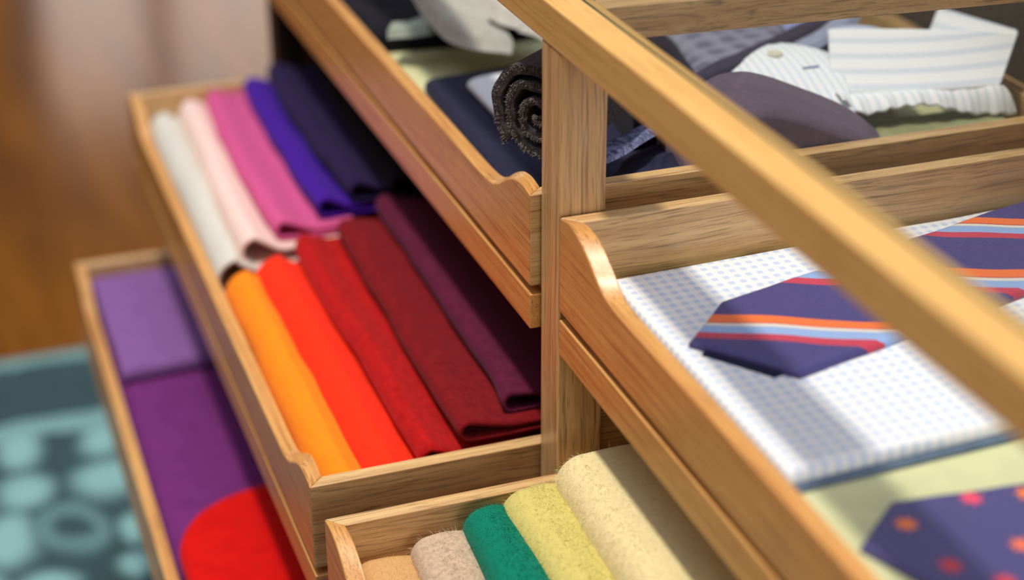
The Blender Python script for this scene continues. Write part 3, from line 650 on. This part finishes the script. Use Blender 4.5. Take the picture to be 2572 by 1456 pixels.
sA, sB = on(1500, 388, 2, .010), on(1640, 312, 2, .014)
strip('woven_scarf', 'narrow blue and white flecked scarf edge right of the post', 'scarf', [(sA.x-.04, sA.y-.02, -.004), (sA.x, sA.y, .004), (sB.x, sB.y, .008), (sB.x+.06, sB.y+.05, .008)], .030, .008, fabric('blue_fleck', (96, 98, 132), .8, 260, .6), seed=56)
# far end: black garment, pale grey knit, green-lined gap between
fa = on(905, 0, 2, -.03); 
slab('folded_sweater', 'black folded sweater at the far end of the top tray', 'clothing', [(.012, on(1000, 104, 2, -.06)[1]), (.42, on(1340, 84, 2, -.06)[1]), (.42, 1.372), (.012, 1.372)], ZL, -.045, fabric('black_knit', (20, 20, 30), .15, 60, .4), r=.02, wob=.012, seed=57)
G3 = fabric('pale_grey_knit', (176, 172, 162), .12, 70, .5)
pa = [on(1090, -40, 2, 0), on(1130, 10, 2, 0), on(1190, 55, 2, 0), on(1260, 88, 2, -.02)]
strip('folded_cardigan', 'pale grey cardigan fold lying on the black sweater', 'clothing', [(q.x, q.y, z) for q, z in zip(pa, (0, -.008, -.020, -.038))], .085, .022, G3, seed=58)
pb = [on(1250, -40, 2, .01), on(1300, 15, 2, .005), on(1330, 50, 2, -.01), on(1390, 85, 2, -.03)]
strip('folded_cardigan', 'light grey knit fold nearest the top rail at the far end', 'clothing', [(q.x, q.y, z) for q, z in zip(pb, (.01, .0, -.012, -.03))], .10, .026, fabric('light_grey_knit', (188, 184, 176), .1, 70, .5), seed=59)
pc = [on(985, 62, 2, -.02), on(1040, 55, 2, -.014), on(1085, 40, 2, -.012), on(1115, 20, 2, -.02)]
strip('knitted_cuff', 'small grey green ribbed cuff on the black sweater', 'clothing', [(q.x, q.y, z) for q, z in zip(pc, (-.034, -.028, -.026, -.03))], .045, .012, fabric('sage_knit', (150, 158, 146), .2, 90, .5), seed=60)
# right part, seen through the glass: slate jackets, plum jumper, striped shirt
slab('folded_jacket', 'slate blue checked jacket beneath the cross rail', 'clothing', [(.27, .235), (.43, .235), (.56, .62), (.33, .62)], -.05, .034, check_mat('slate_check', lin((140, 138, 154)), lin((104, 102, 122)), lin((160, 160, 176)), .020), r=.04, wob=.010, seed=61)
l1, l2 = on(1745, 205, 2, .035), on(2040, 62, 2, .040)
strip('jacket_lapel', 'dark slate rolled garment edge running diagonally beside the striped shirt', 'clothing', [(l1.x-.05, l1.y-.03, .020), (l1.x, l1.y, .028), (l2.x, l2.y, .034), (l2.x+.08, l2.y+.08, .03)], .030, .012, fabric('dark_slate', (58, 54, 74), .15, 120, .4), seed=62)
l1, l2 = on(1800, 208, 2, .030), on(2080, 74, 2, .036)
strip('jacket_lining', 'light blue grey cloth edge between the lapel and the white shirt', 'clothing', [(l1.x-.05, l1.y-.03, .012), (l1.x, l1.y, .022), (l2.x, l2.y, .030), (l2.x+.08, l2.y+.08, .03)], .034, .009, fabric('blue_grey_cotton', (160, 164, 188), .1, 120, .3), seed=63)
# plum jumper: domed fold in front
JT = [(.19, .02), (.22, .046), (.254, .066), (.279, .072), (.32, .061), (.358, .045), (.401, .024), (.441, .0), (.464, -.019), (.482, -.036)]
def dome_top(x, y): return smooth_tab(JT, x)+.050-.5*max(0, y-.16)-.25*max(0, .16-y)+.003*math.sin(y*40)
PLUM = fabric('plum_wool', (104, 88, 104), .08, 200, .4, tint=(150, 130, 160))
slab('folded_jumper', 'dusky plum folded jumper with a rounded shoulder in front of the striped shirt', 'jumper', [(.185, .0830), (.485, .0830), (.485, .215), (.20, .205)], ZL, -.050, PLUM, r=.02, wob=.002, seed=64, nx=70, ny=40, top=dome_top, corner_r=.01)
slab('folded_trousers', 'grey green folded garment at the bottom of the far tray stack', 'clothing', [(.490, .0835), (.605, .0835), (.625, .118), (.490, .121)], ZL, -.010, fabric('grey_green', (124, 128, 128), .15, 90, .4), r=.02, wob=.004, seed=65)
slab('folded_shirt', 'olive folded cloth showing under the striped shirt', 'shirt', [(.455, .122), (.635, .118), (.66, .185), (.47, .20)], -.060, -.024, fabric('olive_cotton', (150, 152, 112), .15, 90, .5), r=.012, wob=.005, seed=66)
# striped shirt with buttoned collar
def stripe_mat(name, ax, per):
    m, n, b = newmat(name); t = N(n, 'ShaderNodeTexCoord'); s_ = N(n, 'ShaderNodeSeparateXYZ'); n.links.new(t.outputs['Object'], s_.inputs[0])
    f = MA(n, 'SINE', MA(n, 'MULTIPLY', s_.outputs[ax], 2*math.pi/per)); k = MA(n, 'DIVIDE', MA(n, 'SUBTRACT', f, .2), .5, clamp=True)
    n.links.new(MIX(n, MA(n, 'MULTIPLY', k, .9), lin((250, 250, 250)), lin((222, 229, 240))), b.inputs['Base Color']); b.inputs['Roughness'].default_value = .85; return m
SZ, SX = stripe_mat('striped_cotton_level', 2, .0080), stripe_mat('striped_cotton_upright', 0, .0065)
sh = thing('folded_shirt', 'white shirt with blue stripes and stiff collar at the far right', 'shirt', (.58, .35, -.04))
def sheet(name, path_fn, nu, nv, th, mat, parent, **k):
    V = [path_fn(i/nu, j/nv) for j in range(nv+1) for i in range(nu+1)]; Fc = []; n = nu+1
    nr = []
    for j in range(nv+1):
        for i in range(nu+1):
            a = Vector(V[j*n+min(i+1, nu)])-Vector(V[j*n+max(i-1, 0)]); b = Vector(V[min(j+1, nv)*n+i])-Vector(V[max(j-1, 0)*n+i]); c = a.cross(b)
            nr.append(c.normalized() if c.length > 1e-9 else Vector((0, 0, 1)))
    o = len(V); V2 = [tuple(Vector(p)-q*th) for p, q in zip(V, nr)]
    for j in range(nv):
        for i in range(nu): a = j*n+i; Fc.append((a, a+1, a+n+1, a+n)); Fc.append((o+a, o+a+n, o+a+n+1, o+a+1))
    ring = [i for i in range(n)]+[j*n+nu for j in range(1, nv+1)]+[nv*n+i for i in range(nu-1, -1, -1)]+[j*n for j in range(nv-1, 0, -1)]
    for q in range(len(ring)): a, b = ring[q], ring[(q+1) % len(ring)]; Fc.append((a, o+a, o+b, b))
    return mesh(name, V+V2, Fc, mat, parent, smooth=True, **k)
cl_t, cl_b = on(2080, 73, 1, .275), on(2087, 232, 1, .205)
cr_t, cr_b = on(2552, 86, 1, .215), on(2508, 214, 1, .155)
def collar(u, v):
    # front leaf to u=.62, rounded corner, then going back
    if u < .62:
        k = u/.62; t = cl_t.lerp(cr_t, k); b = cl_b.lerp(cr_b, k); bow = -.010*math.sin(math.pi*k)
        p = b.lerp(t, v); return (p.x, p.y+bow, p.z-.004*math.sin(math.pi*k)*v+.010*math.sin(math.pi*k)*v)
    k = (u-.62)/.38; a = min(1, k/.3)*math.pi/2*.75
    base = cr_b.lerp(cr_t, v); r = .012
    x = base.x+r*math.sin(a)*(.6); y = base.y+r*(1-math.cos(a))
    if k > .3: kk = (k-.3)/.7; x -= .045*kk; y += .11*kk
    return (x, y, base.z+.004*k)
sheet('collar', collar, 80, 16, .002, SZ, sh, label='stiff striped collar standing up')
def inner(u, v):
    t = cl_t.lerp(cr_t, u); b = cl_b.lerp(cr_b, u); p = b.lerp(t, v)
    return (p.x+.02*(1-u)-.018*u, p.y+.028+.016*math.sin(math.pi*u), p.z-.010+.004*math.sin(u*9))
sheet('collar_band', inner, 60, 10, .002, fabric('pale_blue_cotton', (196, 206, 228), .04, 60, .2), sh, label='pale blue inside band of the collar')
def yoke(x, y): return .012*math.sin((x-.45)*22)*(1 if y < .3 else .5)*.35
g = on(2555, 292, 2, -.03)
V_, = [None],
def shoulder(u, v):
    a = on(2085, 236, 1, .202).lerp(on(2520, 214, 1, .152), u); lo_ = [(0, (2120, 250)), (.12, (2170, 285)), (.3, (2240, 272)), (.5, (2330, 262)), (.75, (2440, 285)), (1, (2555, 288))]
    px = smooth_tab([(q, w[0]) for q, w in lo_], u); py = smooth_tab([(q, w[1]) for q, w in lo_], u)
    b = on(px, py, 1, .165-.03*u+.003*math.sin(u*40)); p = b.lerp(a, v); return (p.x, p.y, p.z+.006*math.sin(math.pi*v)+.0015*math.sin(u*70)*(1-v))
sheet('shoulder', shoulder, 100, 14, .003, SX, sh)
def placket(u, v):
    # buttoned front flap seen left of the collar
    A, B, C_, D = on(1835, 182, 2, .035), on(2150, 285, 2, .0), on(2095, 138, 2, .036), on(1945, 106, 2, .042)
    p = (A*(1-u)+B*u)*(1-v)+(D*(1-u)+C_*u)*v
    return (p.x, p.y, p.z+.006*math.sin(math.pi*v)+.004*math.sin(u*3))
sheet('front_placket', placket, 50, 20, .004, SX, sh)
q = Vector(placket(.22, .55))
disc('button', (q.x, q.y, q.z+.0005), .0095, .003, plain('cream_button', (236, 228, 204), .3), sh, rings=((0, 0), (1, 0), (1, .7), (.8, 1), (.7, .8), (0, .8)), label='cream round button')
q = Vector(placket(.62, .45))
box('buttonhole', (q.x-.010, q.x+.012, q.y-.001, q.y+.0015, q.z+.001, q.z+.0022), plain('blue_thread', (150, 160, 200), .8), sh, bevel=0)
slab('folded_shirt', 'pale blue shirt body under the striped collar, below the cross rail', 'shirt', [(.43, .30), (.60, .29), (.66, .70), (.42, .70)], -.045, .010, fabric('pale_blue_cloth', (150, 158, 196), .12, 60, .3), r=.03, wob=.008, seed=67)
